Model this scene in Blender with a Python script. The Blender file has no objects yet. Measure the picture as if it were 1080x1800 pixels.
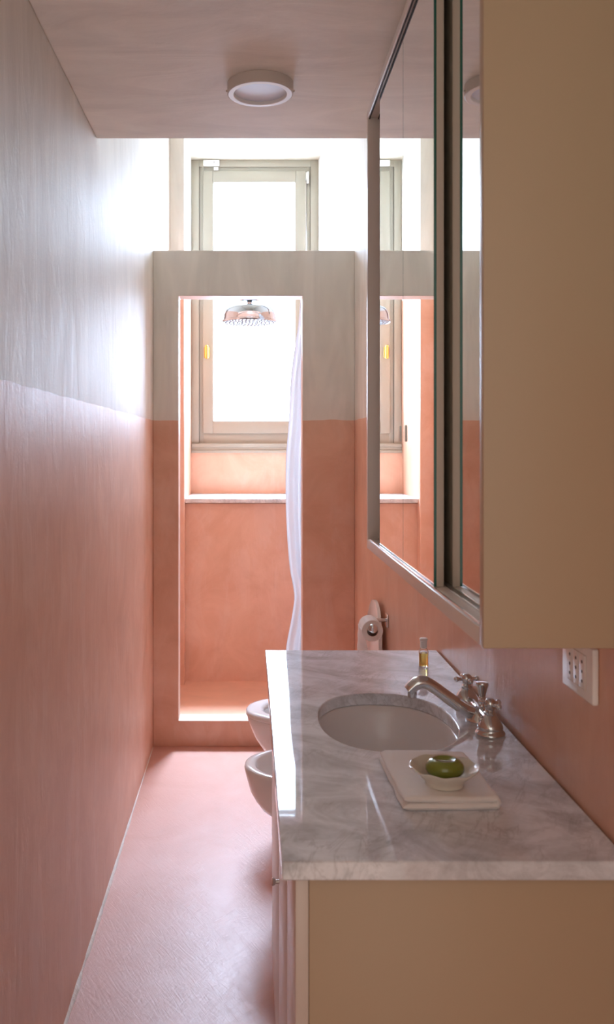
import bpy, bmesh, math, random
from mathutils import Vector, Matrix, noise as mnoise
random.seed(7)
C = bpy.context.scene.collection
PI = math.pi
sc = bpy.context.scene

# ------------------------------------------------------------------ dimensions (metres; camera stands at x=0, y=0)
WL, WR = -0.447, 0.493          # left / right wall planes
ZC, YC = 2.30, 2.60             # dropped ceiling height and its far edge
YP, TP = 4.138, 0.105           # shower partition front face, thickness
YB = 5.00                       # shower end wall
YW = 5.60                       # window plane
ZH = 3.205                      # ceiling of the window recess
ZPAINT = 1.52                   # height of the salmon paint
YR = -0.55                      # open end of the room behind the camera

# ------------------------------------------------------------------ materials
MATS = {}
def nodes(name):
    m = bpy.data.materials.new(name); m.use_nodes = True
    nt = m.node_tree; b = nt.nodes['Principled BSDF']
    MATS[name] = m
    return m, nt, b
def plain(name, col, rough=0.5, metal=0.0, spec=0.5, bump=0.0, bscale=200, **kw):
    m, nt, b = nodes(name)
    b.inputs['Base Color'].default_value = (*col, 1)
    b.inputs['Roughness'].default_value = rough
    b.inputs['Metallic'].default_value = metal
    b.inputs['Specular IOR Level'].default_value = spec
    for k, v in kw.items(): b.inputs[k].default_value = v
    if bump:
        n = nt.nodes.new('ShaderNodeTexNoise'); n.inputs['Scale'].default_value = bscale; n.inputs['Detail'].default_value = 4
        tc = nt.nodes.new('ShaderNodeTexCoord'); nt.links.new(tc.outputs['Object'], n.inputs['Vector'])
        bp = nt.nodes.new('ShaderNodeBump'); bp.inputs['Strength'].default_value = bump; bp.inputs['Distance'].default_value = 0.002
        nt.links.new(n.outputs['Fac'], bp.inputs['Height']); nt.links.new(bp.outputs['Normal'], b.inputs['Normal'])
    return m
def N(nt, t, **kw):
    n = nt.nodes.new(t)
    for k, v in kw.items():
        if k in n.inputs: n.inputs[k].default_value = v
        else: setattr(n, k, v)
    return n
def math_node(nt, op, a, b=None):
    n = nt.nodes.new('ShaderNodeMath'); n.operation = op
    for i, v in enumerate((a, b)):
        if v is None: continue
        if isinstance(v, (int, float)): n.inputs[i].default_value = v
        else: nt.links.new(v, n.inputs[i])
    return n.outputs[0]
def mixc(nt, fac, a, b, mode='MIX'):
    n = nt.nodes.new('ShaderNodeMix'); n.data_type = 'RGBA'; n.blend_type = mode
    for i, v in ((0, fac), (6, a), (7, b)):
        if isinstance(v, (int, float)): n.inputs[i].default_value = v
        elif isinstance(v, tuple): n.inputs[i].default_value = (*v, 1)
        else: nt.links.new(v, n.inputs[i])
    return n.outputs[2]
def noise_fac(nt, vec, scale, stretch=(1, 1, 1), detail=4, dist=0.0, rough=0.55):
    mp = nt.nodes.new('ShaderNodeMapping'); mp.inputs['Scale'].default_value = stretch
    nt.links.new(vec, mp.inputs['Vector'])
    n = nt.nodes.new('ShaderNodeTexNoise'); n.inputs['Scale'].default_value = scale
    n.inputs['Detail'].default_value = detail; n.inputs['Distortion'].default_value = dist; n.inputs['Roughness'].default_value = rough
    nt.links.new(mp.outputs[0], n.inputs['Vector'])
    return n.outputs['Fac']
def ramp(nt, fac, stops):
    r = nt.nodes.new('ShaderNodeValToRGB')
    while len(r.color_ramp.elements) < len(stops): r.color_ramp.elements.new(0.5)
    for e, (p, c) in zip(r.color_ramp.elements, stops):
        e.position = p; e.color = (*c, 1) if isinstance(c, tuple) else (c, c, c, 1)
    nt.links.new(fac, r.inputs['Fac']); return r.outputs['Color']

CREAM = (0.80, 0.765, 0.69)
SALMON = (0.76, 0.42, 0.275)

def wall_paint(name, smooth_low=0.42, smooth_up=0.6, cream=CREAM, salmon=SALMON, bump=0.14, spec=0.5):
    """two-coat plaster: cream above, salmon limewash below (higher inside the shower)"""
    m, nt, b = nodes(name)
    geo = nt.nodes.new('ShaderNodeNewGeometry'); P = geo.outputs['Position']
    sep = nt.nodes.new('ShaderNodeSeparateXYZ'); nt.links.new(P, sep.inputs[0])
    wob = math_node(nt, 'MULTIPLY', math_node(nt, 'SUBTRACT', noise_fac(nt, P, 9.0, detail=3), 0.5), 0.012)
    inshower = math_node(nt, 'GREATER_THAN', sep.outputs[1], YP + TP * 0.5)
    lim = math_node(nt, 'ADD', math_node(nt, 'MULTIPLY', inshower, 2.312 - ZPAINT), ZPAINT)
    low = math_node(nt, 'LESS_THAN', math_node(nt, 'ADD', sep.outputs[2], wob), lim)
    streak = noise_fac(nt, P, 3.0, (2.4, 2.4, 0.6), 3, 0.8)
    cloud = noise_fac(nt, P, 4.0, (1, 1, 1), 6, 0.8, 0.65)
    fine = noise_fac(nt, P, 60.0, (1, 1, 0.35), 3)
    c_up = mixc(nt, ramp(nt, streak, [(0.35, 0.0), (0.7, 1.0)]), tuple(x * 0.86 for x in cream), tuple(x * 1.03 for x in cream))
    s_lo = mixc(nt, ramp(nt, cloud, [(0.3, 0.0), (0.72, 1.0)]), tuple(x * 0.87 for x in salmon), (salmon[0] * 1.06, salmon[1] * 1.22, salmon[2] * 1.35))
    col = mixc(nt, low, c_up, s_lo)
    b.inputs['Specular IOR Level'].default_value = spec
    blot = ramp(nt, noise_fac(nt, P, 6.5, (1.5, 1.5, 0.5), 8, 0.7, 0.6), [(0.50, 0.0), (0.60, 1.0)])
    col = mixc(nt, math_node(nt, 'MULTIPLY', blot, 0.07), col, (0.95, 0.93, 0.92))
    # small chips / dots
    vor = N(nt, 'ShaderNodeTexVoronoi', Scale=7.0); nt.links.new(P, vor.inputs['Vector'])
    dot = math_node(nt, 'LESS_THAN', vor.outputs['Distance'], 0.014)
    col = mixc(nt, math_node(nt, 'MULTIPLY', dot, 0.45), col, (0.25, 0.13, 0.08))
    nt.links.new(col, b.inputs['Base Color'])
    r = math_node(nt, 'ADD', smooth_up, math_node(nt, 'MULTIPLY', low, smooth_low - smooth_up))
    r = math_node(nt, 'ADD', r, math_node(nt, 'MULTIPLY', math_node(nt, 'SUBTRACT', cloud, 0.5), 0.15))
    nt.links.new(r, b.inputs['Roughness'])
    h = math_node(nt, 'ADD', math_node(nt, 'MULTIPLY', streak, 1.0), math_node(nt, 'MULTIPLY', fine, 0.16))
    h = math_node(nt, 'ADD', h, math_node(nt, 'MULTIPLY', cloud, 0.45))
    h = math_node(nt, 'ADD', h, math_node(nt, 'MULTIPLY', blot, 0.22))
    bp = nt.nodes.new('ShaderNodeBump'); bp.inputs['Strength'].default_value = bump; bp.inputs['Distance'].default_value = 0.012
    nt.links.new(h, bp.inputs['Height']); nt.links.new(bp.outputs['Normal'], b.inputs['Normal'])
    return m
wall_paint('plaster', smooth_low=0.38, spec=0.7)
wall_paint('plaster_left', bump=0.2, smooth_low=0.47, smooth_up=0.55, spec=1.0)
MATS['plaster_left'].node_tree.nodes['Principled BSDF'].inputs['Coat Weight'].default_value = 0.45
MATS['plaster_left'].node_tree.nodes['Principled BSDF'].inputs['Coat Roughness'].default_value = 0.62
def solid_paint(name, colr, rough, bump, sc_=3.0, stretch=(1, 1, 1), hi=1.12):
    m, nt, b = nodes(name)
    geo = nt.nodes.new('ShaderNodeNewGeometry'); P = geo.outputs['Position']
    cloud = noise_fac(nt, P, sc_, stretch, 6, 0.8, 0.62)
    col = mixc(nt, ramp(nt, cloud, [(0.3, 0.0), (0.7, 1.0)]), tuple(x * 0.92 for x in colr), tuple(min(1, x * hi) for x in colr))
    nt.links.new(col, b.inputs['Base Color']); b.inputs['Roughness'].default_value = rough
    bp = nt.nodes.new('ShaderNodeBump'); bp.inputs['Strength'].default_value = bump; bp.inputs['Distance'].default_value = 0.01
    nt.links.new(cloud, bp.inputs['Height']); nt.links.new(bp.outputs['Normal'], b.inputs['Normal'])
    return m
solid_paint('ceiling_paint', (0.86, 0.825, 0.765), 0.6, 0.25, 5.0, (0.6, 1.6, 1))
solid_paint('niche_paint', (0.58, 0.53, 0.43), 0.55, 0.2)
solid_paint('shower_floor_paint', (0.80, 0.48, 0.33), 0.4, 0.1)
solid_paint('white_edge', (0.78, 0.74, 0.68), 0.55, 0.6, 30)
def floor_mat():
    m, nt, b = nodes('floor_resin')
    geo = nt.nodes.new('ShaderNodeNewGeometry'); P = geo.outputs['Position']
    cloud = noise_fac(nt, P, 3.2, (1, 1, 1), 7, 1.4, 0.62)
    sweep = noise_fac(nt, P, 5.0, (2.2, 0.9, 1), 8, 2.6, 0.7)
    rot = nt.nodes.new('ShaderNodeMapping'); rot.inputs['Rotation'].default_value = (0, 0, 0.7); nt.links.new(P, rot.inputs['Vector'])
    brush = noise_fac(nt, rot.outputs[0], 12.0, (4.5, 0.8, 1), 6, 2.6, 0.6)
    rot2 = nt.nodes.new('ShaderNodeMapping'); rot2.inputs['Rotation'].default_value = (0, 0, -0.5); nt.links.new(P, rot2.inputs['Vector'])
    brush2 = noise_fac(nt, rot2.outputs[0], 9.0, (5.0, 0.7, 1), 6, 3.2, 0.62)
    col = mixc(nt, ramp(nt, cloud, [(0.3, 0.0), (0.7, 1.0)]), (0.60, 0.32, 0.245), (0.66, 0.385, 0.315))
    nt.links.new(col, b.inputs['Base Color'])
    r = math_node(nt, 'ADD', 0.33, math_node(nt, 'MULTIPLY', math_node(nt, 'SUBTRACT', sweep, 0.5), 0.06))
    nt.links.new(r, b.inputs['Roughness']); b.inputs['Specular IOR Level'].default_value = 0.5
    h = math_node(nt, 'ADD', math_node(nt, 'MULTIPLY', brush, 0.35), math_node(nt, 'MULTIPLY', sweep, 0.15))
    h = math_node(nt, 'ADD', h, math_node(nt, 'MULTIPLY', brush2, 0.3))
    bp = nt.nodes.new('ShaderNodeBump'); bp.inputs['Strength'].default_value = 0.28; bp.inputs['Distance'].default_value = 0.008
    nt.links.new(h, bp.inputs['Height']); nt.links.new(bp.outputs['Normal'], b.inputs['Normal'])
floor_mat()
def marble(name, rough=0.03, base=(0.88, 0.93, 1.0)):
    m, nt, b = nodes(name)
    geo = nt.nodes.new('ShaderNodeNewGeometry'); P = geo.outputs['Position']
    rot = nt.nodes.new('ShaderNodeMapping'); rot.inputs['Rotation'].default_value = (0.2, 0.1, 0.5); nt.links.new(P, rot.inputs['Vector'])
    V = rot.outputs[0]
    cloud = noise_fac(nt, V, 8.0, (0.9, 1.5, 1.4), 9, 0.7, 0.66)
    v1 = noise_fac(nt, V, 10.0, (2.6, 0.7, 1.6), 8, 1.0, 0.66)
    vein = ramp(nt, math_node(nt, 'ABSOLUTE', math_node(nt, 'SUBTRACT', v1, 0.5)), [(0.0, 1.0), (0.014, 0.5), (0.05, 0.0)])
    patch = ramp(nt, noise_fac(nt, V, 5.0, (1, 1, 1), 3), [(0.40, 0.0), (0.56, 1.0)])
    vein = math_node(nt, 'MULTIPLY', vein, patch)
    col = mixc(nt, ramp(nt, cloud, [(0.34, 0.0), (0.60, 1.0)]), tuple(x * 0.60 for x in base), base)
    col = mixc(nt, math_node(nt, 'MULTIPLY', vein, 0.38), col, (0.24, 0.25, 0.27))
    nt.links.new(col, b.inputs['Base Color']); b.inputs['Roughness'].default_value = rough
    b.inputs['Specular IOR Level'].default_value = 0.6
marble('marble')
marble('marble_sill', 0.2, (0.78, 0.77, 0.75))
plain('shaded_lacquer', (0.52, 0.405, 0.275), 0.42, bump=0.05, bscale=400)  # cabinets' pale paint darkened: dim warm light put into the near panels' colour
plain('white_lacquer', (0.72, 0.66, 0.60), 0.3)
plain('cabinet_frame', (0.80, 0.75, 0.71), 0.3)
plain('door_backing', (0.60, 0.55, 0.48), 0.45)
plain('mirror', (0.93, 0.95, 0.93), 0.0, 1.0)
plain('mirror_edge', (0.02, 0.13, 0.10), 0.15)
plain('dark', (0.015, 0.014, 0.013), 0.6)
plain('aluminium', (0.75, 0.74, 0.73), 0.22, 1.0)
plain('chrome', (0.70, 0.72, 0.73), 0.05, 1.0)
plain('shower_chrome', (0.50, 0.52, 0.54), 0.08, 1.0, **{'Specular Tint': (0.35, 0.37, 0.4, 1)})
plain('spray_grey', (0.16, 0.18, 0.21), 0.5)
plain('nozzle_grey', (0.42, 0.45, 0.50), 0.5)
plain('brushed', (0.70, 0.68, 0.66), 0.25, 1.0)
plain('brass', (0.80, 0.48, 0.13), 0.22, 1.0)
plain('ceramic', (0.90, 0.89, 0.88), 0.07)
plain('basin_ceramic', (0.82, 0.81, 0.81), 0.12)
plain('dish_ceramic', (0.72, 0.70, 0.62), 0.12)
plain('window_wood', (0.38, 0.352, 0.285), 0.42)
plain('white_plastic', (0.90, 0.89, 0.87), 0.3)
plain('lamp_white', (0.66, 0.60, 0.56), 0.45)
plain('lamp_ring_white', (0.90, 0.88, 0.87), 0.35)
plain('lamp_diffuser', (0.74, 0.82, 0.97), 0.35)
plain('paper', (0.84, 0.80, 0.77), 0.9, bump=0.2, bscale=300)
plain('cardboard', (0.35, 0.26, 0.2), 0.9)
plain('soap', (0.20, 0.25, 0.03), 0.14, **{'Subsurface Weight': 0.0, 'Coat Weight': 0.6, 'Coat Roughness': 0.06})
plain('curtain', (0.78, 0.78, 0.79), 0.8, bump=0.05, bscale=250)
# towel with fine terry weave
plain('towel', (0.92, 0.91, 0.90), 0.95, bump=0.5, bscale=700)
def glassy(name, col, ior=1.45, rough=0.0):
    m, nt, b = nodes(name)
    b.inputs['Base Color'].default_value = (*col, 1); b.inputs['Roughness'].default_value = rough
    b.inputs['Transmission Weight'].default_value = 1.0; b.inputs['IOR'].default_value = ior
glassy('clear_plastic', (0.97, 0.97, 0.95), 1.3)
glassy('yellow_liquid', (0.93, 0.74, 0.22), 1.33)
def pane_mat():
    # daylit frosted glass: glows white and lets part of the daylight straight through
    m, nt, b = nodes('frosted_daylit_glass')
    b.inputs['Base Color'].default_value = (0.8, 0.8, 0.8, 1); b.inputs['Roughness'].default_value = 0.3
    b.inputs['Emission Color'].default_value = (0.70, 0.90, 1.20, 1)
    b.inputs['Emission Strength'].default_value = PANE_E
    t = nt.nodes.new('ShaderNodeBsdfTransparent'); mx = nt.nodes.new('ShaderNodeMixShader'); mx.inputs[0].default_value = 0.7
    nt.links.new(b.outputs[0], mx.inputs[1]); nt.links.new(t.outputs[0], mx.inputs[2])
    nt.links.new(mx.outputs[0], nt.nodes['Material Output'].inputs['Surface'])
PANE_E = 12.5
pane_mat()
# curtain: let some daylight through
m = MATS['curtain']; nt = m.node_tree; b = nt.nodes['Principled BSDF']
tr = nt.nodes.new('ShaderNodeBsdfTranslucent'); tr.inputs['Color'].default_value = (0.86, 0.87, 0.89, 1)
mx = nt.nodes.new('ShaderNodeMixShader'); mx.inputs[0].default_value = 0.45
out = nt.nodes['Material Output']
nt.links.new(b.outputs[0], mx.inputs[1]); nt.links.new(tr.outputs[0], mx.inputs[2]); nt.links.new(mx.outputs[0], out.inputs['Surface'])

# ------------------------------------------------------------------ mesh helpers
BASE = {}
def bx(bm, x0, x1, y0, y1, z0, z1, bev=0.0, seg=2, mi=0):
    tmp = bmesh.new()
    bmesh.ops.create_cube(tmp, size=1)
    for v in tmp.verts:
        v.co = Vector(((x0 + x1) / 2 + v.co.x * (x1 - x0), (y0 + y1) / 2 + v.co.y * (y1 - y0), (z0 + z1) / 2 + v.co.z * (z1 - z0)))
    if bev: bmesh.ops.bevel(tmp, geom=tmp.edges[:], offset=bev, segments=seg, profile=0.5, affect='EDGES')
    merge(bm, tmp, mi)
def merge(bm, tmp, mi=0):
    mp = {}
    for v in tmp.verts: mp[v] = bm.verts.new(v.co)
    for f in tmp.faces:
        try: nf = bm.faces.new([mp[v] for v in f.verts]); nf.material_index = mi or f.material_index
        except ValueError: pass
    tmp.free()
def loft(bm, rings, cap0=True, cap1=True, closed=True, mi=0):
    vs = [[bm.verts.new(p) for p in r] for r in rings]
    n = len(vs[0])
    for a, b_ in zip(vs, vs[1:]):
        for i in range(n if closed else n - 1):
            j = (i + 1) % n
            f = bm.faces.new((a[i], a[j], b_[j], b_[i])); f.material_index = mi
    if cap0: bm.faces.new(vs[0][::-1]).material_index = mi
    if cap1: bm.faces.new(vs[-1]).material_index = mi
    return vs
def lathe(bm, prof, org=(0, 0, 0), axis='Z', n=40, cap0=True, cap1=True, sx=1, mi=0):
    """prof: (radius, height along axis)"""
    rings = []
    for r, h in prof:
        ring = []
        for i in range(n):
            a = 2 * PI * i / n; c, s = r * math.cos(a), r * math.sin(a)
            p = {'Z': (c * sx, s, h), 'Y': (c, h, -s), 'X': (h, c, s)}[axis]
            ring.append(Vector(p) + Vector(org))
        rings.append(ring)
    return loft(bm, rings, cap0, cap1, mi=mi)
def tube(bm, pts, rad, n=16, cap=True, flat=1.0, mi=0):
    pts = [Vector(p) for p in pts]
    if isinstance(rad, (int, float)): rad = [rad] * len(pts)
    rings = []; up = Vector((0, 1, 0)); prev = None
    for i, p in enumerate(pts):
        t = (pts[min(i + 1, len(pts) - 1)] - pts[max(i - 1, 0)]).normalized()
        if prev is None:
            u = up if abs(t.dot(up)) < 0.9 else Vector((1, 0, 0))
            u = (u - t * u.dot(t)).normalized()
        else:
            u = (prev - t * prev.dot(t)).normalized()
        prev = u; w = t.cross(u)
        rings.append([p + u * math.cos(2 * PI * k / n) * rad[i] * flat + w * math.sin(2 * PI * k / n) * rad[i] for k in range(n)])
    loft(bm, rings, cap, cap, mi=mi)
def sph(bm, c, r, n=20, sz=1.0, mi=0):
    tmp = bmesh.new(); bmesh.ops.create_uvsphere(tmp, u_segments=n, v_segments=n // 2, radius=r)
    for v in tmp.verts: v.co = Vector((v.co.x, v.co.y, v.co.z * sz)) + Vector(c)
    merge(bm, tmp, mi)
def smooth_pts(pts, k=8):
    """Catmull-Rom through tuples of any length"""
    out = []
    P = [pts[0]] + list(pts) + [pts[-1]]
    for i in range(1, len(P) - 2):
        for s in range(k):
            t = s / k; a, b_, c, d = P[i - 1], P[i], P[i + 1], P[i + 2]
            out.append(tuple(0.5 * (2 * b_[q] + (c[q] - a[q]) * t + (2 * a[q] - 5 * b_[q] + 4 * c[q] - d[q]) * t * t + (3 * b_[q] - a[q] - 3 * c[q] + d[q]) * t ** 3) for q in range(len(b_))))
    out.append(tuple(pts[-1])); return out
def obj(name, bm, mat, parent=None, sm=True, ang=35, bevel=0.0):
    """one mesh object; vertices come in world coordinates and are moved to the thing's own origin"""
    bmesh.ops.remove_doubles(bm, verts=bm.verts[:], dist=1e-6)
    bmesh.ops.recalc_face_normals(bm, faces=bm.faces[:])
    if parent is not None: org = BASE[parent]
    else:
        xs = [v.co.x for v in bm.verts]; ys = [v.co.y for v in bm.verts]; zs = [v.co.z for v in bm.verts]
        org = Vector(((min(xs) + max(xs)) / 2, (min(ys) + max(ys)) / 2, min(zs)))
    bmesh.ops.translate(bm, verts=bm.verts[:], vec=-org)
    me = bpy.data.meshes.new(name); bm.to_mesh(me); bm.free()
    for mm in (mat if isinstance(mat, (list, tuple)) else [mat]): me.materials.append(MATS[mm])
    if sm:
        for p in me.polygons: p.use_smooth = True
        me.set_sharp_from_angle(angle=math.radians(ang))
    o = bpy.data.objects.new(name, me); C.objects.link(o)
    if parent is not None: o.parent = parent; BASE[o] = org
    else: o.location = org; BASE[o] = org
    if bevel:
        bv = o.modifiers.new('bevel', 'BEVEL'); bv.width = bevel; bv.segments = 2; bv.limit_method = 'ANGLE'; bv.angle_limit = math.radians(50)
    return o
def tag(o, label, cat, group=None):
    o['label'] = label; o['category'] = cat
    if group: o['group'] = group
    return o
def thing(name, label, cat, loc, group=None):
    o = bpy.data.objects.new(name, None); C.objects.link(o); o.location = loc; o.empty_display_size = 0.05
    BASE[o] = Vector(loc); return tag(o, label, cat, group)
def struct(o, label=None, cat=None):
    o['kind'] = 'structure'
    if label: o['label'] = label; o['category'] = cat
    return o
B = bmesh.new
def quad_wall(bm, pts, nx, ny, f=None):
    """grid between four corners (a,b,c,d)"""
    a, b_, c, d = [Vector(p) for p in pts]
    g = [[bm.verts.new(a.lerp(b_, i / nx).lerp(d.lerp(c, i / nx), j / ny)) for i in range(nx + 1)] for j in range(ny + 1)]
    for j in range(ny):
        for i in range(nx): bm.faces.new((g[j][i], g[j][i + 1], g[j + 1][i + 1], g[j + 1][i]))
    return g

# ------------------------------------------------------------------ the room shell
T = 0.12
bm = B(); bx(bm, WL - T, WL, YR, YB + 0.9, 0, 3.42)
struct(obj('wall_left', bm, 'plaster_left', sm=False), 'left wall with white plaster above salmon paint', 'wall')
bm = B(); bx(bm, WR, WR + T, YR, YB, 0, 3.42)
struct(obj('wall_right', bm, 'plaster', sm=False), 'right wall with white plaster above salmon paint', 'wall')
bm = B(); bx(bm, WL - T, WR + T, YR, YP + 0.05, -0.1, 0)
struct(obj('floor', bm, 'floor_resin', sm=False), 'salmon trowelled floor of the long room', 'floor')
bm = B(); bx(bm, WL, WR, YP + 0.05, YB + 0.12, -0.1, 0.052)
struct(obj('floor', bm, 'shower_floor_paint', sm=False), 'raised salmon shower floor behind the partition', 'floor')
bm = B(); bx(bm, WL, WR, YR, YC, ZC, 3.36, 0.004)
struct(obj('ceiling', bm, 'ceiling_paint', sm=False), 'lowered ceiling carrying the round lamp', 'ceiling')
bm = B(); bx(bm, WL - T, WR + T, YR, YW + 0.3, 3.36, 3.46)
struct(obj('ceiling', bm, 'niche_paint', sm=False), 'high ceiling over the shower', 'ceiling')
# partition with the doorway-like opening and a raised kerb
ox0, ox1, oz0, oz1, pz = -0.329, 0.249, 0.119, 2.10, 2.3125
bm = B()
def partition(bm):
    o = [(WL, 0), (WR, 0), (WR, pz), (WL, pz)]; i = [(ox0, oz0), (ox1, oz0), (ox1, oz1), (ox0, oz1)]
    V = {}
    for k, y in enumerate((YP, YP + TP)):
        for q in range(4):
            V['o', k, q] = bm.verts.new((o[q][0], y, o[q][1])); V['i', k, q] = bm.verts.new((i[q][0], y, i[q][1]))
    for q in range(4):
        r = (q + 1) % 4
        for k in (0, 1): bm.faces.new((V['o', k, q], V['o', k, r], V['i', k, r], V['i', k, q]))
        bm.faces.new((V['o', 0, q], V['o', 0, r], V['o', 1, r], V['o', 1, q]))
        f = bm.faces.new((V['i', 0, q], V['i', 0, r], V['i', 1, r], V['i', 1, q])); f.material_index = 1
partition(bm)
solid_paint('reveal_paint', (0.72, 0.55, 0.46), 0.5, 0.3, 8)
struct(obj('wall_shower', bm, ['plaster', 'reveal_paint'], sm=False, bevel=0.003), 'shower partition wall with a tall rectangular opening', 'wall')
# end wall: left return, recess jambs, wall below the window
NL = -0.365
bm = B()
bx(bm, WL, NL, YB, YW + 0.12, 0, ZH + 0.16)
struct(obj('wall_back', bm, 'plaster', sm=False, bevel=0.004), 'narrow left pier beside the window recess', 'wall')
bm = B()
# right jamb: wall turns gently in towards the window
p0, p1 = [(WR, YB), (0.438, YW), (0.438, YW + .12), (WR + T, YW + .12), (WR + T, YB)], None
lo = [bm.verts.new((x, y, 0)) for x, y in p0]; hi = [bm.verts.new((x, y, 3.42)) for x, y in p0]
for q in range(5):
    r = (q + 1) % 5; bm.faces.new((lo[q], lo[r], hi[r], hi[q]))
bm.faces.new(lo[::-1]); bm.faces.new(hi)
struct(obj('wall_back', bm, 'plaster', sm=False), 'right side of the window recess', 'wall')
bm = B(); bx(bm, NL, 0.486, 5.09, YW + 0.12, 0, 1.07)
struct(obj('wall_back', bm, 'plaster', sm=False), 'salmon shower end wall below the marble ledge', 'wall')
bm = B(); bx(bm, NL, 0.486, YW - 0.005, YW + 0.12, 1.07, 1.358)
struct(obj('wall_back', bm, 'plaster', sm=False), 'salmon wall strip between marble ledge and window', 'wall')
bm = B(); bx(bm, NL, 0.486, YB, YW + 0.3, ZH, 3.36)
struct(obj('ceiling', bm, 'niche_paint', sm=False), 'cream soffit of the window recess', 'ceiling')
bm = B(); bx(bm, NL, 0.486, 5.045, YW - 0.004, 1.075, 1.102, 0.006, 3)
struct(obj('trim_1', bm, 'marble_sill'), 'white marble ledge across the shower end wall', 'ledge')
# unpainted seam along the foot of the left wall
bm = B()
rings = []
for k in range(260):
    y = 0.6 + (YP - 0.62) * k / 259
    w = 0.0045 + 0.004 * (mnoise.noise(Vector((y * 9, 0, 1))) + 0.4 * mnoise.noise(Vector((y * 40, 3, 1)))) * min(1, (4.0 - y))
    w = max(0.0012, w) * (1.25 if y < 2.9 else max(0.25, 1.25 - (y - 2.9) * 1.2)); h = 0.9 * w + 0.002
    rings.append([(WL - 0.003, y, -0.002), (WL + w + 0.002, y, -0.002), (WL + w + 0.001, y, 0.002), (WL + w * 0.5, y, h), (WL - 0.003, y, h + 0.003)])
loft(bm, rings)
struct(obj('trim_2', bm, 'white_edge', ang=60), 'rough pale seam along the foot of the left wall', 'seam')
# ------------------------------------------------------------------ window
win = bpy.data.objects.new('window_1', None); C.objects.link(win); win.location = (0.04, YW, 1.357); BASE[win] = Vector(win.location)
struct(win, 'tall cream window with a frosted pane behind the shower', 'window')
def ring_frame(bm, x0, x1, z0, z1, w, y0, y1, bev=0.002, wb=None, wt=None):
    wb = w if wb is None else wb; wt = w if wt is None else wt
    bx(bm, x0, x0 + w, y0, y1, z0, z1, bev); bx(bm, x1 - w, x1, y0, y1, z0, z1, bev)
    bx(bm, x0 + w, x1 - w, y0, y1, z1 - wt, z1, bev); bx(bm, x0 + w, x1 - w, y0, y1, z0, z0 + wb, bev)
bm = B(); ring_frame(bm, NL + 0.001, 0.437, 1.357, ZH - 0.001, 0.048, YW, YW + 0.07, wb=0.061, wt=0.042)
ring_frame(bm, -0.3165, 0.3955, 1.412, 3.164, 0.03, YW + 0.012, YW + 0.07, 0.0015, wb=.072, wt=.034)
fr = obj('frame', bm, 'window_wood', win)
bm = B(); ring_frame(bm, -0.291, 0.3575, 1.479, 3.134, 0.062, YW - 0.004, YW + 0.055, 0.004, wb=0.08, wt=0.07)
ring_frame(bm, -0.231, 0.2975, 1.553, 3.068, 0.006, YW - 0.002, YW + 0.03, 0.002)
sash = obj('sash', bm, 'window_wood', win)
bm = B(); bx(bm, -0.227, 0.2935, YW + 0.02, YW + 0.026, 1.556, 3.066)
obj('pane', bm, 'frosted_daylit_glass', sash)
bm = B()
bx(bm, NL + 0.001, 0.437, YW - 0.022, YW + 0.01, 1.392, 1.414, 0.006, 3); bx(bm, NL + 0.001, 0.437, YW - 0.016, YW + 0.01, 1.372, 1.393, 0.003)
bx(bm, NL + 0.001, 0.437, YW - 0.026, YW + 0.01, 1.357, 1.374, 0.005, 3)
obj('sill_moulding', bm, 'window_wood', win)
bm = B(); lathe(bm, [(0.006, -0.038), (0.0075, -0.036), (0.0075, 0.036), (0.006, 0.038)], (0.372, YW - 0.012, 3.09), n=16)
bx(bm, 0.358, 0.372, YW - 0.008, YW, 3.055, 3.125, 0.001)
obj('hinge', bm, 'brushed', win)
bm = B(); lathe(bm, [(0.006, -0.038), (0.0075, -0.036), (0.0075, 0.036), (0.006, 0.038)], (0.372, YW - 0.012, 1.56), n=16)
bx(bm, 0.358, 0.372, YW - 0.008, YW, 1.525, 1.595, 0.001)
obj('hinge', bm, 'brushed', win)
bm = B()
bx(bm, -0.283, -0.249, YW - 0.012, YW - 0.003, 1.955, 2.025, 0.006, 3)
tube(bm, [(-0.266, YW - 0.01, 1.99), (-0.266, YW - 0.035, 1.99)], 0.009)
bx(bm, -0.276, -0.256, YW - 0.045, YW - 0.03, 1.946, 2.034, 0.006, 3)
h = obj('handle', bm, 'brass', win); h['label'] = 'brass window catch'
s = thing('window_sensor', 'small white alarm contact at the top left of the window frame', 'sensor', (-0.237, YW - 0.01, 3.163))
bm = B(); bx(bm, -0.288, -0.186, YW - 0.024, YW - 0.0005, 3.163, 3.2, 0.005, 3); so = obj('sensor_body', bm, 'white_plastic', s)
bm = B(); bx(bm, -0.222, -0.219, YW - 0.0245, YW - 0.02, 3.176, 3.19); obj('indicator', bm, 'dark', so)
bm = B(); bx(bm, -0.222, -0.194, YW - 0.021, YW - 0.0045, 3.137, 3.155, 0.004, 2); obj('magnet', bm, 'white_plastic', s)

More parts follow.
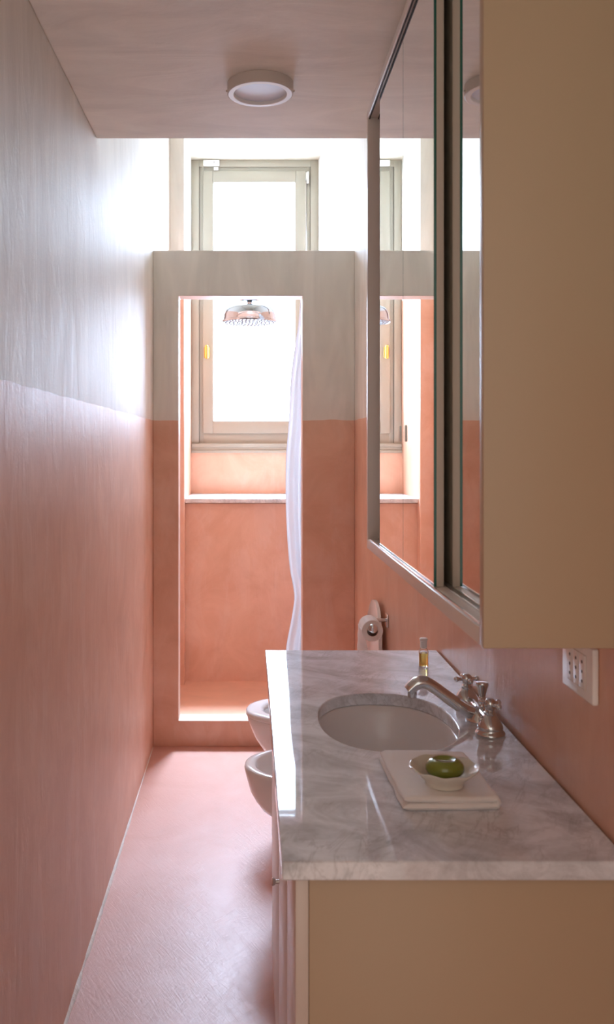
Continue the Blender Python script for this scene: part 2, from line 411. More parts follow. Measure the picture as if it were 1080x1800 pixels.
# ------------------------------------------------------------------ shower fittings
sx_, sy_ = 0.003, 4.66
sh = thing('rain_shower', 'large round chrome rain shower head hanging in the shower opening', 'shower', (sx_, sy_, 2.04))
bm = B()
lathe(bm, [(0.137, 2.050), (0.143, 2.047), (0.146, 2.052), (0.144, 2.058), (0.138, 2.06), (0.136, 2.085), (0.130, 2.106), (0.118, 2.121), (0.098, 2.131), (0.06, 2.138), (0.02, 2.141)], (sx_, sy_, 0), n=64)
head = obj('head', bm, 'shower_chrome', sh, ang=50)
bm = B()
lathe(bm, [(0.137, 2.0495), (0.136, 2.047), (0.0, 2.047)], (sx_, sy_, 0), n=64, cap0=False, cap1=False)
obj('spray_plate', bm, 'spray_grey', sh)
bm = B()
k = 0
for r, n in ((0.02, 6), (0.042, 13), (0.064, 20), (0.086, 27), (0.107, 33), (0.126, 39)):
    for i in range(n):
        a = 2 * PI * i / n + r * 30
        lathe(bm, [(0.0034, 2.0475), (0.003, 2.0445), (0.0018, 2.0435)], (sx_ + r * math.cos(a), sy_ + r * math.sin(a), 0), n=6)
nz = obj('nozzles', bm, 'nozzle_grey', sh); nz['kind'] = 'stuff'
bm = B(); lathe(bm, [(0.02, 2.139), (0.013, 2.143), (0.013, 2.154), (0.02, 2.155), (0.048, 2.159), (0.052, 2.166), (0.045, 2.174), (0.02, 2.179), (0.016, 2.20)], (sx_, sy_, 0), n=32)
obj('collar', bm, 'shower_chrome', sh)
bm = B()
pts = smooth_pts([(sx_, sy_, 2.19), (sx_, sy_, 2.225), (sx_ + .012, sy_, 2.245), (sx_ + .04, sy_, 2.255), (0.25, sy_, 2.255), (WR - 0.001, sy_, 2.255)], 6)
tube(bm, pts, 0.0155, 20); lathe(bm, [(0.03, WR - .012), (0.033, WR - .008), (0.033, WR - 0.0005)], (0, sy_, 2.255), 'X', n=28)
obj('arm', bm, 'shower_chrome', sh)
rod = thing('curtain_rod', 'chrome rod carrying the white curtain behind the shower partition', 'rod', (0.02, 4.315, 2.2))
bm = B(); tube(bm, [(WL + 0.001, 4.315, 2.21), (WR - 0.001, 4.315, 2.21)], 0.009); obj('pole', bm, 'chrome', rod)
bm = B()
zs = [2.20, 2.115, 2.0, 1.908, 1.743, 1.52, 1.356, 1.22, 1.08, 0.94, 0.803, 0.73, 0.665, 0.60, 0.541, 0.408, 0.25, 0.11]
xs = [0.250, 0.2486, 0.240, 0.2265, 0.204, 0.193, 0.180, 0.178, 0.180, 0.187, 0.199, 0.212, 0.221, 0.214, 0.204, 0.18, 0.175, 0.172]
edge = smooth_pts(list(zip(zs, xs)), 6)
NXc = 90; g = []
for (z, xl) in edge:
    row = []
    for i in range(NXc + 1):
        t = i / NXc; x = xl + (0.478 - xl) * t
        y = 4.318 + 0.024 * math.sin(t * 34 + 0.7 * math.sin(z * 2.2)) * (0.35 + 0.65 * min(1, t * 5)) + 0.006 * math.sin(z * 3 + t * 9)
        row.append(bm.verts.new((x, y, z)))
    g.append(row)
for a, b_ in zip(g, g[1:]):
    for i in range(NXc): bm.faces.new((a[i], a[i + 1], b_[i + 1], b_[i]))
cur = obj('shower_curtain', bm, 'curtain', ang=80)
tag(cur, 'white shower curtain drawn to the right inside the shower opening', 'curtain')
so = cur.modifiers.new('thick', 'SOLIDIFY'); so.thickness = 0.0012
for i in range(5):
    bm = B(); x = 0.27 + i * 0.048
    tube(bm, [(x, 4.315 + 0.014 * math.cos(a * PI / 12), 2.206 + 0.014 * math.sin(a * PI / 12)) for a in range(25)], 0.0018, 8)
    obj('ring', bm, 'chrome', rod)

# ------------------------------------------------------------------ ceiling lamp
lx, ly = 0.028, 2.204
lamp = thing('ceiling_lamp', 'round white disc lamp on the lowered ceiling', 'lamp', (lx, ly, 2.2985))
bm = B(); lathe(bm, [(0.082, 2.2995), (0.082, 2.274), (0.0805, 2.273), (0.078, 2.273), (0.078, 2.2995)], (lx, ly, 0), n=72); obj('housing', bm, 'lamp_white', lamp)
bm = B(); lathe(bm, [(0.0805, 2.274), (0.079, 2.2722), (0.067, 2.2722), (0.0652, 2.2735), (0.065, 2.283), (0.078, 2.283)], (lx, ly, 0), n=72, cap0=False, cap1=False); obj('trim_ring', bm, 'lamp_ring_white', lamp)
bm = B(); lathe(bm, [(0.066, 2.2805), (0.0, 2.2805)], (lx, ly, 0), n=72, cap0=False, cap1=False); obj('diffuser', bm, 'lamp_diffuser', lamp)
for sgn in (-1, 1):
    bm = B(); lathe(bm, [(0.0028, 0), (0.0028, 0.003), (0.002, 0.004)] if sgn > 0 else [(0.002, -0.004), (0.0028, -0.003), (0.0028, 0)], (lx + sgn * 0.0815, ly, 2.2815), 'X', n=12); obj('screw', bm, 'door_backing', lamp)

# ------------------------------------------------------------------ mirror cabinet on the right wall
CX, CY0, CY1, CZ0, CZ1 = 0.292, 1.105, 2.200, 1.1477, 2.226
cab = thing('mirror_cabinet', 'long wall cabinet with sliding mirror doors above the marble counter', 'cabinet', (0.39, 1.65, CZ0))
WX = WR - 0.0008
bm = B(); bx(bm, CX, WX, CY0, CY0 + 0.019, CZ0, CZ1, 0.0015); o = obj('side_panel', bm, 'shaded_lacquer', cab)
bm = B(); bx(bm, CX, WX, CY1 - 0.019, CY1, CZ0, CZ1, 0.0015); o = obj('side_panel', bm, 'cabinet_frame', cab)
bm = B(); bx(bm, CX, WX, CY0 + 0.019, CY1 - 0.019, CZ0, CZ0 + 0.023, 0.0015); obj('bottom_panel', bm, 'cabinet_frame', cab)
bm = B(); bx(bm, CX, WX, CY0 + 0.019, CY1 - 0.019, CZ1 - 0.02, CZ1, 0.0015); obj('top_panel', bm, 'cabinet_frame', cab)
bm = B(); bx(bm, WX - 0.008, WX, CY0 + 0.019, CY1 - 0.019, CZ0 + 0.023, CZ1 - 0.02); obj('back_panel', bm, 'cabinet_frame', cab)
bm = B(); bx(bm, 0.375, WX - 0.008, CY0 + 0.019, CY1 - 0.019, 1.68, 1.698); obj('shelf', bm, 'cabinet_frame', cab)
for nm, zz0, zz1, mt in (('track', CZ0 + 0.0231, CZ0 + 0.0262, 'aluminium'), ('track', CZ1 - 0.0235, CZ1 - 0.0201, 'dark')):
    bm = B()
    for xa, xb in ((CX + 0.003, CX + 0.0055), (0.317, 0.3195), (0.3405, 0.3435)): bx(bm, xa, xb, CY0 + 0.02, CY1 - 0.02, zz0, zz1)
    obj(nm, bm, mt, cab)
def mirror_door(xf, y0, y1, pull_y=None):
    z0, z1 = CZ0 + 0.0235, CZ1 - 0.0205
    bm = B(); bx(bm, xf + 0.0045, xf + 0.0165, y0, y1, z0, z1, 0.0006); d = obj('mirror_door', bm, 'door_backing', cab)
    bm = B(); bx(bm, xf, xf + 0.0044, y0 + 0.0003, y1 - 0.0003, z0 + 0.001, z1 - 0.001)
    for f in bm.faces:
        f.material_index = 0 if abs(f.normal.x) > 0.5 else 1
    bm.normal_update()
    for f in bm.faces: f.material_index = 0 if abs(f.normal.x) > 0.5 else 1
    obj('mirror', bm, ['mirror', 'mirror_edge'], d, sm=False)
    if pull_y:
        bm = B(); lathe(bm, [(0.001, 1.408), (0.0014, 1.410), (0.0014, 1.438), (0.001, 1.440)], (xf - 0.0013, pull_y, 0), n=12)
        obj('finger_pull', bm, 'aluminium', d)
mirror_door(0.300, 1.440, 1.7265, 1.694)
mirror_door(0.300, 1.7285, 2.034, 1.756)
mirror_door(0.3235, CY0 + 0.0195, 1.70)

# ------------------------------------------------------------------ vanity, countertop, basin
ZT = 0.867; QX, QY0, QY1 = 0.042, 1.138, 2.318
van = thing('vanity_cabinet', 'cream vanity base unit under the marble countertop', 'cabinet', (0.28, 1.73, 0))
VX = 0.078; zt = ZT - 0.0256
bm = B(); bx(bm, VX, WX, QY0 + 0.012, QY0 + 0.031, 0.08, zt, 0.001); obj('side_panel', bm, 'shaded_lacquer', van)
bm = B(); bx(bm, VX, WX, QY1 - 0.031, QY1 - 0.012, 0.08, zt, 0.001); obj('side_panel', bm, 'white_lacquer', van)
bm = B(); bx(bm, VX, WX, QY0 + 0.031, QY1 - 0.031, 0.08, 0.099); obj('bottom_panel', bm, 'white_lacquer', van)
bm = B(); bx(bm, WX - 0.01, WX, QY0 + 0.031, QY1 - 0.031, 0.099, zt); obj('back_panel', bm, 'white_lacquer', van)
bm = B(); bx(bm, VX + 0.05, WX - 0.02, QY0 + 0.03, QY1 - 0.03, 0.0, 0.08); obj('plinth', bm, 'door_backing', van)
def front(nm, y0, y1, z0, z1, ky=None, kz=0):
    bm = B(); bx(bm, 0.060, 0.0775, y0, y1, z0, z1, 0.0015); d = obj(nm, bm, 'white_lacquer', van)
    if ky is None: return
    bm = B(); lathe(bm, [(0.007, 0.045), (0.008, 0.047), (0.007, 0.050), (0.004, 0.053), (0.004, 0.0602)], (0, ky, kz), 'X', n=20); obj('knob', bm, 'brushed', d)
ya, yb = QY0 + 0.0125, QY1 - 0.0125
front('drawer', ya, 1.398, 0.639, zt - 0.002)
front('drawer', ya, 1.398, 0.364, 0.635)
front('drawer', ya, 1.398, 0.085, 0.360)
front('door', 1.402, 1.778, 0.085, zt - 0.002, 1.752, 0.54)
front('door', 1.782, yb, 0.085, zt - 0.002)

BX, BY, BA, BB = 0.267, 1.728, 0.131, 0.183
def oval(a, da=0.0, ex=2.35):
    c, s = math.cos(a), math.sin(a)
    return (BX + (BA + da) * math.copysign(abs(c) ** (2 / ex), c), BY + (BB + da) * math.copysign(abs(s) ** (2 / ex), s))
bm = B()
QR = WR - 0.0035
corner = [(QR, QY1), (QX, QY1), (QX, QY0), (QR, QY0)]
angs = sorted([2 * PI * i / 120 - PI for i in range(120)] + [math.atan2((y - BY), (x - BX)) for x, y in corner])
hole, outer = [], []
for a in angs:
    # ray for both: use true direction of the oval point
    d = (math.cos(a), math.sin(a))
    tx = ((QR if d[0] > 0 else QX) - BX) / d[0] if abs(d[0]) > 1e-9 else 1e9
    ty = ((QY1 if d[1] > 0 else QY0) - BY) / d[1] if abs(d[1]) > 1e-9 else 1e9
    t = min(tx, ty); outer.append((BX + d[0] * t, BY + d[1] * t))
    r = (abs(d[0] / BA) ** 2.35 + abs(d[1] / BB) ** 2.35) ** (-1 / 2.35)
    hole.append((BX + d[0] * r, BY + d[1] * r))
rg = []
for pts, z in ((hole, ZT), (outer, ZT), (outer, ZT - 0.025), (hole, ZT - 0.025)): rg.append([bm.verts.new((x, y, z)) for x, y in pts])
n = len(angs)
for q in range(4):
    for i in range(n):
        j = (i + 1) % n; bm.faces.new((rg[q][i], rg[q][j], rg[(q + 1) % 4][j], rg[(q + 1) % 4][i]))
ct = obj('countertop', bm, 'marble', ang=40, bevel=0.0022)
tag(ct, 'grey veined white marble countertop with an oval basin cutout', 'countertop')
bas = thing('sink_basin', 'oval white ceramic basin set under the marble countertop', 'sink', (BX, BY, 0.70))
bm = B(); rings = []
prof = [(0.012, ZT - 0.0258), (0.002, ZT - 0.0258), (-0.001, ZT - 0.028), (-0.006, 0.815), (-0.014, 0.785), (-0.030, 0.755), (-0.055, 0.735), (-0.085, 0.726), (-0.108, 0.723), (-0.110, 0.718), (-0.08, 0.718), (-0.05, 0.726), (-0.022, 0.746), (-0.005, 0.78), (0.003, 0.815), (0.012, 0.832)]
for da, z in prof:
    k = 1.0
    rings.append([(*oval(2 * PI * i / 96, da), z) for i in range(96)])
rings.append(rings[0])
loft(bm, rings, False, False)
obj('bowl', bm, 'basin_ceramic', bas, ang=50)
bm = B(); lathe(bm, [(0.034, 0.7165), (0.034, 0.7235), (0.030, 0.7255), (0.016, 0.7265), (0.014, 0.7225), (0.0, 0.7225)], (BX, BY, 0), n=36, cap1=False); obj('drain', bm, 'chrome', bas)

# ------------------------------------------------------------------ tap set
FX = 0.445
fa = thing('faucet', 'old style chrome basin tap with two cross handles', 'faucet', (FX, 1.725, ZT))
bm = B()
prof = [(0.444, 0.8795, 0.0118), (0.437, 0.8815, 0.0128), (0.425, 0.886, 0.0138), (0.405, 0.899, 0.0128), (0.389, 0.910, 0.012), (0.365, 0.9275, 0.0118), (0.350, 0.9375, 0.012), (0.338, 0.9415, 0.0124), (0.327, 0.9390, 0.0124), (0.317, 0.9315, 0.0118), (0.310, 0.9245, 0.0112)]
pp = smooth_pts(prof, 6)
tube(bm, [(x, 1.725, z) for x, z, r in pp], [r for x, z, r in pp], 24, flat=1.15)
lathe(bm, [(0.026, ZT + 0.0002), (0.026, ZT + 0.004), (0.023, ZT + 0.007), (0.021, ZT + 0.016), (0.015, ZT + 0.024), (0.004, ZT + 0.027)], (FX + 0.003, 1.725, 0), n=32)
sp = obj('spout', bm, 'chrome', fa, ang=50)
bm = B(); lathe(bm, [(0.0088, 0.926), (0.0088, 0.913), (0.0080, 0.9115), (0.0062, 0.9115), (0.0062, 0.922)], (0.3175, 1.725, 0), n=24); obj('aerator', bm, 'brushed', sp)
bm = B(); rx = FX + 0.011
lathe(bm, [(0.0042, ZT + 0.012), (0.0042, 0.903), (0.0065, 0.905), (0.0075, 0.908), (0.006, 0.911), (0.0075, 0.916), (0.0095, 0.926), (0.0120, 0.933), (0.0125, 0.936), (0.0115, 0.9385), (0.006, 0.9395)], (rx, 1.735, 0), n=28)
sph(bm, (rx, 1.735, 0.898), 0.0085)
obj('pop_up_knob', bm, 'chrome', fa)
def tap(y, rot):
    bm = B()
    lathe(bm, [(0.0265, ZT + 0.0002), (0.0275, ZT + 0.003), (0.0265, ZT + 0.0065), (0.0235, ZT + 0.009), (0.0228, ZT + 0.013), (0.0235, ZT + 0.015), (0.0225, ZT + 0.019), (0.0185, ZT + 0.027), (0.0135, ZT + 0.034), (0.0105, ZT + 0.038), (0.0112, ZT + 0.040), (0.0112, ZT + 0.0425), (0.0085, ZT + 0.0445), (0.0075, ZT + 0.05)], (FX, y, 0), n=40)
    v = obj('valve', bm, 'chrome', fa, ang=50)
    zc = ZT + 0.057
    bm = B()
    lathe(bm, [(0.0078, zc - 0.010), (0.0095, zc - 0.007), (0.0105, zc), (0.0102, zc + 0.005), (0.0085, zc + 0.0075), (0.0078, zc + 0.009), (0.005, zc + 0.0105), (0.0, zc + 0.011)], (FX, y, 0), n=28, cap1=False)
    for k in range(4):
        a = rot + k * PI / 2; d = Vector((math.cos(a), math.sin(a), 0)); o0 = Vector((FX, y, zc))
        tube(bm, [o0 + d * r for r in (0.007, 0.011, 0.015, 0.018)], [0.0046, 0.0036, 0.0036, 0.0042], 14)
        sph(bm, o0 + d * 0.0215, 0.0056, 16)
    obj('cross_handle', bm, 'chrome', v, ang=50)
tap(1.637, 0.55); tap(1.814, 0.12)
bm = B(); tube(bm, [(FX + 0.004, 1.66, ZT + 0.017), (FX + 0.004, 1.79, ZT + 0.017)], 0.0085, 16); obj('bridge', bm, 'chrome', fa)

# ------------------------------------------------------------------ things on the counter
bo = thing('toiletry_bottle', 'tiny clear bottle of yellow liquid with a white cap beyond the basin', 'bottle', (0.4217, 2.143, ZT))
bxp = (0.4217, 2.143, 0)
bm = B(); lathe(bm, [(0.0105, ZT + 0.0004), (0.0118, ZT + 0.002), (0.0118, ZT + 0.037), (0.0105, ZT + 0.0415), (0.0075, ZT + 0.045), (0.007, ZT + 0.047), (0.0062, ZT + 0.047), (0.0065, ZT + 0.0445), (0.0095, ZT + 0.041), (0.0106, ZT + 0.0365), (0.0106, ZT + 0.0035), (0.0, ZT + 0.003)], bxp, n=32, cap1=False); body = obj('body', bm, 'clear_plastic', bo, ang=60)
bm = B(); lathe(bm, [(0.0, ZT + 0.0032), (0.01055, ZT + 0.0038), (0.01055, ZT + 0.0335), (0.0, ZT + 0.0335)], bxp, n=32, cap0=False, cap1=False); obj('liquid', bm, 'yellow_liquid', bo)
bm = B(); lathe(bm, [(0.0078, ZT + 0.0465), (0.0082, ZT + 0.049), (0.0082, ZT + 0.062), (0.0098, ZT + 0.064), (0.0098, ZT + 0.0675), (0.008, ZT + 0.0695), (0.0, ZT + 0.070)], bxp, n=32, cap1=False); obj('cap', bm, 'white_plastic', bo)

def folded_towel():
    """one thick band folded over itself: lower leaf, loop on the right, upper leaf"""
    bm = B()
    cx, cy, L, W = 0.2945, 1.397, 0.206, 0.146
    rot = math.radians(1.5); hw = 0.0047; r0 = 0.0049
    path = []
    for i in range(41): path.append((-W / 2 + (W - r0 * 2) * i / 40, 0.0, 0.0, 1.0))
    xr = W / 2 - r0 * 2
    for i in range(1, 16):
        a = -PI / 2 + PI * i / 15; path.append((xr + r0 * 1.15 * math.cos(a), r0 + r0 * math.sin(a), math.cos(a), math.sin(a)))
    for i in range(1, 41): path.append((xr - (W - r0 * 2 - 0.002) * i / 40, 2 * r0, 0.0, 1.0))
    # centre line (x, z above lower leaf centre); thickness normal from finite differences
    n = len(path); NY = 60; rings = []
    for j in range(NY + 1):
        v = j / NY; y = (v - 0.5) * L
        e = min(v, 1 - v) * L; k = math.sqrt(max(0.0, 1 - max(0, 1 - e / 0.0045) ** 2)); k = max(k, 0.12)
        up, dn = [], []
        for i in range(n):
            x, z = path[i][0], path[i][1]
            xa, za = path[max(i - 1, 0)][:2]; xb, zb = path[min(i + 1, n - 1)][:2]
            t = Vector((xb - xa, zb - za)).normalized(); nn = Vector((-t.y, t.x))
            lay = z / (2 * r0)
            wob = lay * (0.0034 * mnoise.noise(Vector((x * 16, y * 14, 2.0))) + 0.0006 * mnoise.noise(Vector((x * 60, y * 60, 7))))
            wy = 0.0018 * mnoise.noise(Vector((x * 18, 4.0 * lay, 11 + (3 if v > .5 else 0)))) + 0.004 * lay * (0.5 - v)
            wx = 0.0024 * mnoise.noise(Vector((y * 25, lay * 5, 31)))
            endk = min(1, (i + 0.6) / 3, (n - 1 - i + 0.6) / 3)
            for sgn, dst in ((1, up), (-1, dn)):
                q = (x + wx + nn.x * hw * k * endk * sgn, z + wob + nn.y * hw * k * endk * sgn)
                Y = y + wy
                dst.append((cx + q[0] * math.cos(rot) - Y * math.sin(rot), cy + q[0] * math.sin(rot) + Y * math.cos(rot), max(ZT + 0.0003, ZT + 0.0004 + hw + q[1])))
        rings.append(up + dn[::-1])
    loft(bm, rings, True, True)
    return bm
tw = obj('hand_towel', folded_towel(), 'towel', ang=70)
tag(tw, 'small folded white towel lying under the soap dish', 'towel')
ZD = ZT + 0.0202; dx, dy = 0.296, 1.345
bm = B(); rings = []
prof = [(0.0265, 0.0), (0.0285, 0.001), (0.0285, 0.004), (0.031, 0.008), (0.040, 0.0165), (0.0475, 0.0225), (0.0515, 0.0268), (0.0520, 0.0280), (0.0510, 0.0285), (0.0455, 0.0245), (0.038, 0.0175), (0.028, 0.010), (0.018, 0.0078), (0.001, 0.0075)]
for r, h in prof:
    ring = []; wv = max(0, (r - 0.036) / 0.016) ; wv = min(1, wv)
    for i in range(96):
        a = 2 * PI * i / 96
        rr = r * (1 + 0.012 * wv * math.cos(8 * a)); hh = h + 0.0011 * wv * math.cos(9 * a + 0.6)
        ring.append((dx + rr * math.cos(a), dy + rr * math.sin(a), ZD + hh))
    rings.append(ring)
loft(bm, rings)
tag(obj('soap_dish', bm, 'dish_ceramic', ang=60), 'small cream scalloped dish on the folded towel', 'dish')
bm = B(); rings = []
for r, h in [(0.001, 0.0145), (0.019, 0.0145), (0.0255, 0.018), (0.0285, 0.023), (0.0282, 0.0290), (0.0262, 0.0330), (0.0225, 0.0365), (0.0170, 0.0388), (0.0150, 0.0388), (0.0135, 0.0372), (0.001, 0.0368)]:
    rings.append([(dx + 0.001 + r * 1.03 * math.cos(2 * PI * i / 64), dy + r * 0.95 * math.sin(2 * PI * i / 64), ZD + h) for i in range(64)])
loft(bm, rings)
tag(obj('soap_bar', bm, 'soap', ang=60), 'glossy round green soap in the small dish', 'soap')

# ------------------------------------------------------------------ wall socket under the mirror cabinet
ou = thing('wall_socket', 'white triple socket plate on the right wall just under the mirror cabinet', 'socket', (WR - 0.0005, 1.308, 1.033))
wx = WR - 0.0005; y0, y1, z0, z1 = 1.247, 1.369, 1.034, 1.114
bm = B(); bx(bm, wx - 0.0095, wx, y0, y1, z0, z1, 0.003, 3); pl = obj('plate', bm, 'white_plastic', ou)
bm = B(); bx(bm, wx - 0.0100, wx - 0.009, 1.2705, 1.3455, 1.0485, 1.0995); obj('inset', bm, 'door_backing', pl)
for k in range(3):
    ym = 1.2838 + k * 0.0242
    bm = B(); bx(bm, wx - 0.0108, wx - 0.0095, ym - 0.01185, ym + 0.01185, 1.0495, 1.0985, 0.0005); mo = obj('module', bm, 'white_plastic', ou)
    bm = B()
    for zz in (1.060, 1.074, 1.088): lathe(bm, [(0.0026, wx - 0.0110), (0.0026, wx - 0.0105)], (0, ym, zz), 'X', n=14)
    obj('contacts', bm, 'dark', mo)

# ------------------------------------------------------------------ toilet and bidet
def outline(tip, hw, back, n=40, yc=0.0, pw=2.2):
    """half superellipse nose towards -x and straight sides back to the wall"""
    pts = []; nose = min(0.30, (back - tip) * 0.72); xc = tip + nose
    for i in range(n + 1):
        a = PI / 2 + PI * i / n; c, s = math.cos(a), math.sin(a)
        pts.append((xc + nose * math.copysign(abs(c) ** (2 / pw), c), yc + hw * math.copysign(abs(s) ** (2 / pw), s)))
    k = 6
    p0, p1 = (xc, yc - hw), (back, yc - hw * 0.92)
    for i in range(1, k + 1): pts.append((p0[0] + (p1[0] - p0[0]) * i / k, p0[1] + (p1[1] - p0[1]) * i / k))
    for i in range(0, k): pts.append((back + (xc - back) * i / k, yc + hw * 0.92 + (hw - hw * 0.92) * i / k))
    return pts
def bowl(yc, prof, inner, rim):
    bm = B(); rings = []
    back = WR - 0.001
    for z, tip, hw in prof: rings.append([(x, y, z) for x, y in outline(tip, hw, back, yc=yc)])
    for z, tip, hw, bk in inner: rings.append([(x, y, z) for x, y in outline(tip, hw, bk, yc=yc)])
    loft(bm, rings); return bm
ty = 3.32
wc = thing('toilet', 'white wall hung toilet with raised lid near the shower', 'toilet', (0.25, ty, 0.1))
prof = [(0.10, 0.40, 0.085), (0.13, 0.31, 0.10), (0.17, 0.21, 0.115), (0.205, 0.135, 0.128), (0.235, 0.092, 0.138), (0.269, 0.054, 0.147), (0.311, 0.0247, 0.160), (0.345, 0.009, 0.168), (0.375, -0.003, 0.173), (0.395, -0.007, 0.175), (0.399, -0.004, 0.173)]
inner = [(0.399, 0.036, 0.135, 0.40), (0.37, 0.042, 0.128, 0.395), (0.30, 0.075, 0.10, 0.37), (0.22, 0.15, 0.06, 0.33)]
obj('bowl', bowl(ty, prof, inner, 0), 'ceramic', wc, ang=60)
bm = B(); rings = []
for z, t, hw, bk in [(0.4005, -0.009, 0.177, 0.425), (0.403, -0.0115, 0.180, 0.427), (0.412, -0.0115, 0.180, 0.427), (0.419, -0.006, 0.175, 0.423), (0.4215, 0.006, 0.166, 0.415), (0.4205, 0.040, 0.135, 0.372), (0.416, 0.052, 0.124, 0.362), (0.407, 0.055, 0.121, 0.358), (0.4005, 0.054, 0.122, 0.359)]:
    rings.append([(x, y, z) for x, y in outline(t, hw, bk, yc=ty)])
rings.append(rings[0]); loft(bm, rings, False, False); obj('seat', bm, 'ceramic', wc, ang=60)
# lid leaning upright against the wall
bm = B(); rings = []
shape = []
for i in range(49):
    a = PI * i / 48
    shape.append((0.172 * math.copysign(abs(math.cos(a)) ** 0.9, math.cos(a)), 0.62 + 0.202 * math.sin(a) ** 0.9 if 0 < i < 48 else 0.62))
shape = [(0.165, 0.425)] + shape + [(-0.165, 0.425)]
def lidx(z): return 0.447 + (z - 0.425) * 0.045
for off, sc_ in ((0.0, 0.965), (0.003, 1.0), (0.014, 1.0), (0.017, 0.96)):
    rings.append([(lidx(z) + off, ty + y * sc_, 0.425 + (z - 0.425) * (1 - (1 - sc_) * 0.5)) for y, z in shape])
loft(bm, rings); obj('lid', bm, 'ceramic', wc, ang=50)
bm = B(); tube(bm, [(0.441, ty - 0.09, 0.416), (0.441, ty + 0.09, 0.416)], 0.011, 16); obj('hinge', bm, 'chrome', wc)
by = 2.80
bd = thing('bidet', 'white wall hung bidet between the vanity and the toilet', 'bidet', (0.25, by, 0.1))
prof = [(0.10, 0.42, 0.085), (0.13, 0.33, 0.10), (0.17, 0.225, 0.115), (0.205, 0.14, 0.128), (0.232, 0.088, 0.138), (0.25, 0.058, 0.144), (0.263, 0.040, 0.150), (0.289, 0.020, 0.158), (0.32, 0.003, 0.166), (0.36, -0.008, 0.173), (0.388, -0.0145, 0.176), (0.397, -0.0125, 0.175), (0.400, -0.006, 0.170)]
inner = [(0.400, 0.016, 0.150, 0.34), (0.396, 0.022, 0.144, 0.335), (0.37, 0.030, 0.137, 0.33), (0.32, 0.062, 0.11, 0.31), (0.28, 0.12, 0.07, 0.27)]
obj('bowl', bowl(by, prof, inner, 0), 'ceramic', bd, ang=60)
bm = B(); lathe(bm, [(0.024, 0.3985), (0.024, 0.404), (0.016, 0.415), (0.014, 0.455), (0.010, 0.47), (0.0, 0.472)], (0.40, by, 0), n=24, cap1=False); tube(bm, [(0.40, by, 0.43), (0.36, by, 0.452), (0.325, by, 0.448)], 0.010); obj('tap', bm, 'chrome', bd)
bm = B(); lathe(bm, [(0.0, 0.172), (0.02, 0.172), (0.020, 0.235), (0.026, 0.245), (0.026, 0.262)], (0.092, by + 0.0, 0), n=24, cap0=False); obj('waste_cap', bm, 'ceramic', bd)

# ------------------------------------------------------------------ paper roll on its holder
RX, RZ = 0.423, 0.778
ho = thing('paper_holder', 'chrome bar on the right wall holding the toilet roll', 'holder', (0.46, 3.15, 0.75))
bm = B(); bx(bm, WR - 0.006, WR - 0.0005, 3.127, 3.173, 0.759, 0.805, 0.001); obj('wall_plate', bm, 'chrome', ho)
bm = B(); tube(bm, smooth_pts([(WR - 0.004, 3.15, 0.782), (0.45, 3.15, 0.782), (0.430, 3.15, 0.781), (RX, 3.142, 0.778), (RX, 3.12, 0.778), (RX, 3.03, 0.778)], 5), 0.0065, 16)
obj('bar', bm, 'chrome', ho)
bm = B(); lathe(bm, [(0.0065, 3.034), (0.0135, 3.031), (0.0165, 3.024), (0.0145, 3.017), (0.008, 3.0125), (0.0, 3.012)], (RX, 0, RZ), 'Y', n=28, cap1=False); obj('end_knob', bm, 'chrome', ho)
ro = thing('toilet_roll', 'white toilet paper roll with a hanging sheet on the right wall', 'toilet paper', (RX, 3.085, 0.74))
bm = B()
lathe(bm, [(0.019, 3.0365), (0.0345, 3.036), (0.0365, 3.038), (0.0365, 3.134), (0.0345, 3.136), (0.019, 3.1355), (0.019, 3.0365)], (RX, 0, RZ - 0.011), 'Y', n=48, cap0=False, cap1=False); obj('roll', bm, 'paper', ro)
bm = B(); lathe(bm, [(0.0188, 3.036), (0.0188, 3.136), (0.0178, 3.136), (0.0178, 3.036), (0.0188, 3.036)], (RX, 0, RZ - 0.011), 'Y', n=36, cap0=False, cap1=False); obj('core', bm, 'cardboard', ro)
bm = B(); g = []
for j in range(25):
    t = j / 24; z = RZ - 0.011 + 0.006 - t * 0.17; row = []
    for i in range(21):
        u = i / 20   # u=0 far edge, 1 near edge
        xl = RX - 0.0372; y = 3.132 - u * 0.094
        sw = max(0.0, t - 0.05) ** 0.7 * u ** 2.5
        row.append(bm.verts.new((xl + 0.047 * sw - 0.006 * t * (1 - u) + 0.0008 * math.sin(z * 160 + u * 3), y + 0.004 * t * math.sin(u * 6), z)))
    g.append(row)
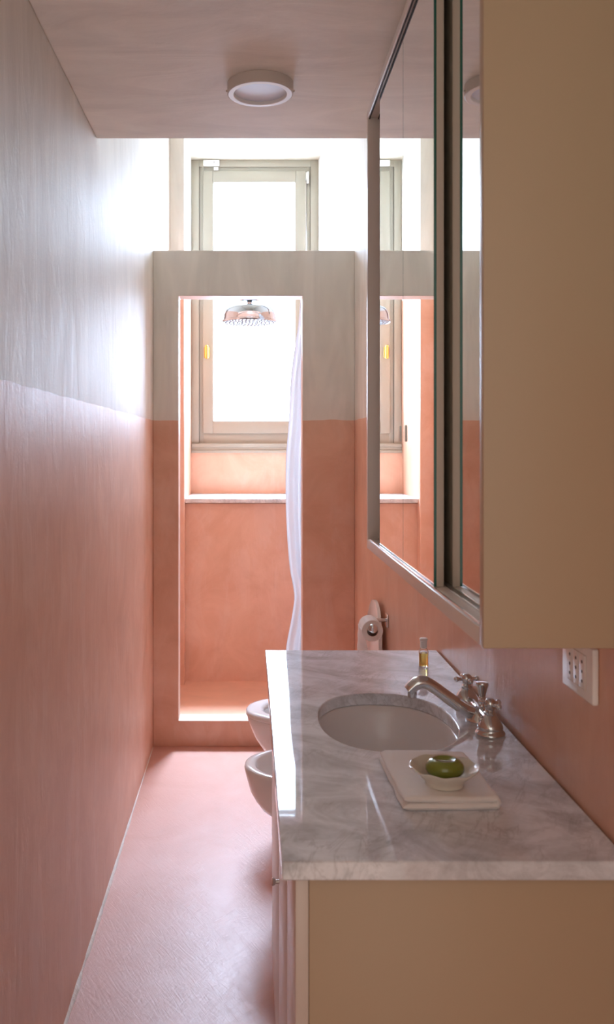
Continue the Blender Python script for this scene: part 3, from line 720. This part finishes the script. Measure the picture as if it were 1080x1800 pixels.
for a, b_ in zip(g, g[1:]):
    for i in range(20): bm.faces.new((a[i], a[i + 1], b_[i + 1], b_[i]))
sheet = obj('hanging_sheet', bm, 'paper', ro, ang=80)
so = sheet.modifiers.new('thick', 'SOLIDIFY'); so.thickness = 0.0004

# ------------------------------------------------------------------ light, camera, view
w = bpy.data.worlds.new('world'); sc.world = w; w.use_nodes = True
bg = w.node_tree.nodes['Background']; bg.inputs['Color'].default_value = (1.0, 0.91, 0.82, 1); bg.inputs['Strength'].default_value = 0.40
sky = bpy.data.lights.new('daylight', 'AREA'); sky.shape = 'RECTANGLE'; sky.size = 1.3; sky.size_y = 1.0
sky.energy = 420; sky.color = (0.70, 0.90, 1.20); sky.spread = math.radians(130)
so = bpy.data.objects.new('daylight', sky); C.objects.link(so)
so.location = (0.03, 6.45, 4.3); so.rotation_euler = (math.radians(-90 + 62), 0, 0)   # outside the window, aimed in and down
sk2 = sky.copy(); sk2.name = 'daylight_low'; sk2.energy = 75; sk2.spread = math.radians(110); sk2.size_y = 1.4
so = bpy.data.objects.new('daylight_low', sk2); C.objects.link(so)
so.location = (0.03, 7.2, 4.2); so.rotation_euler = (math.radians(-90 + 34), 0, 0)   # sky further out, lower over the roofs
cam = bpy.data.cameras.new('camera'); co = bpy.data.objects.new('camera', cam); C.objects.link(co)
co.location = (0, 0, 1.4); co.rotation_euler = (PI / 2, 0, 0)
F = 1560.0
cam.sensor_fit = 'VERTICAL'; cam.sensor_height = 36.0; cam.lens = F / 1800 * 36
cam.shift_x = (540 - 438) / 1800; cam.shift_y = -(900 - 784) / 1800
cam.clip_start = 0.02
cam.dof.use_dof = True; cam.dof.focus_distance = 2.9; cam.dof.aperture_fstop = 8.0
sc.camera = co
sc.view_settings.view_transform = 'Standard'; sc.view_settings.look = 'None'; sc.view_settings.gamma = 1.0
sc.view_settings.exposure = 1.5; sc.view_settings.use_curve_mapping = False
sc.cycles.max_bounces = 14; sc.cycles.diffuse_bounces = 10; sc.cycles.glossy_bounces = 6
sc.cycles.sample_clamp_indirect = 8.0
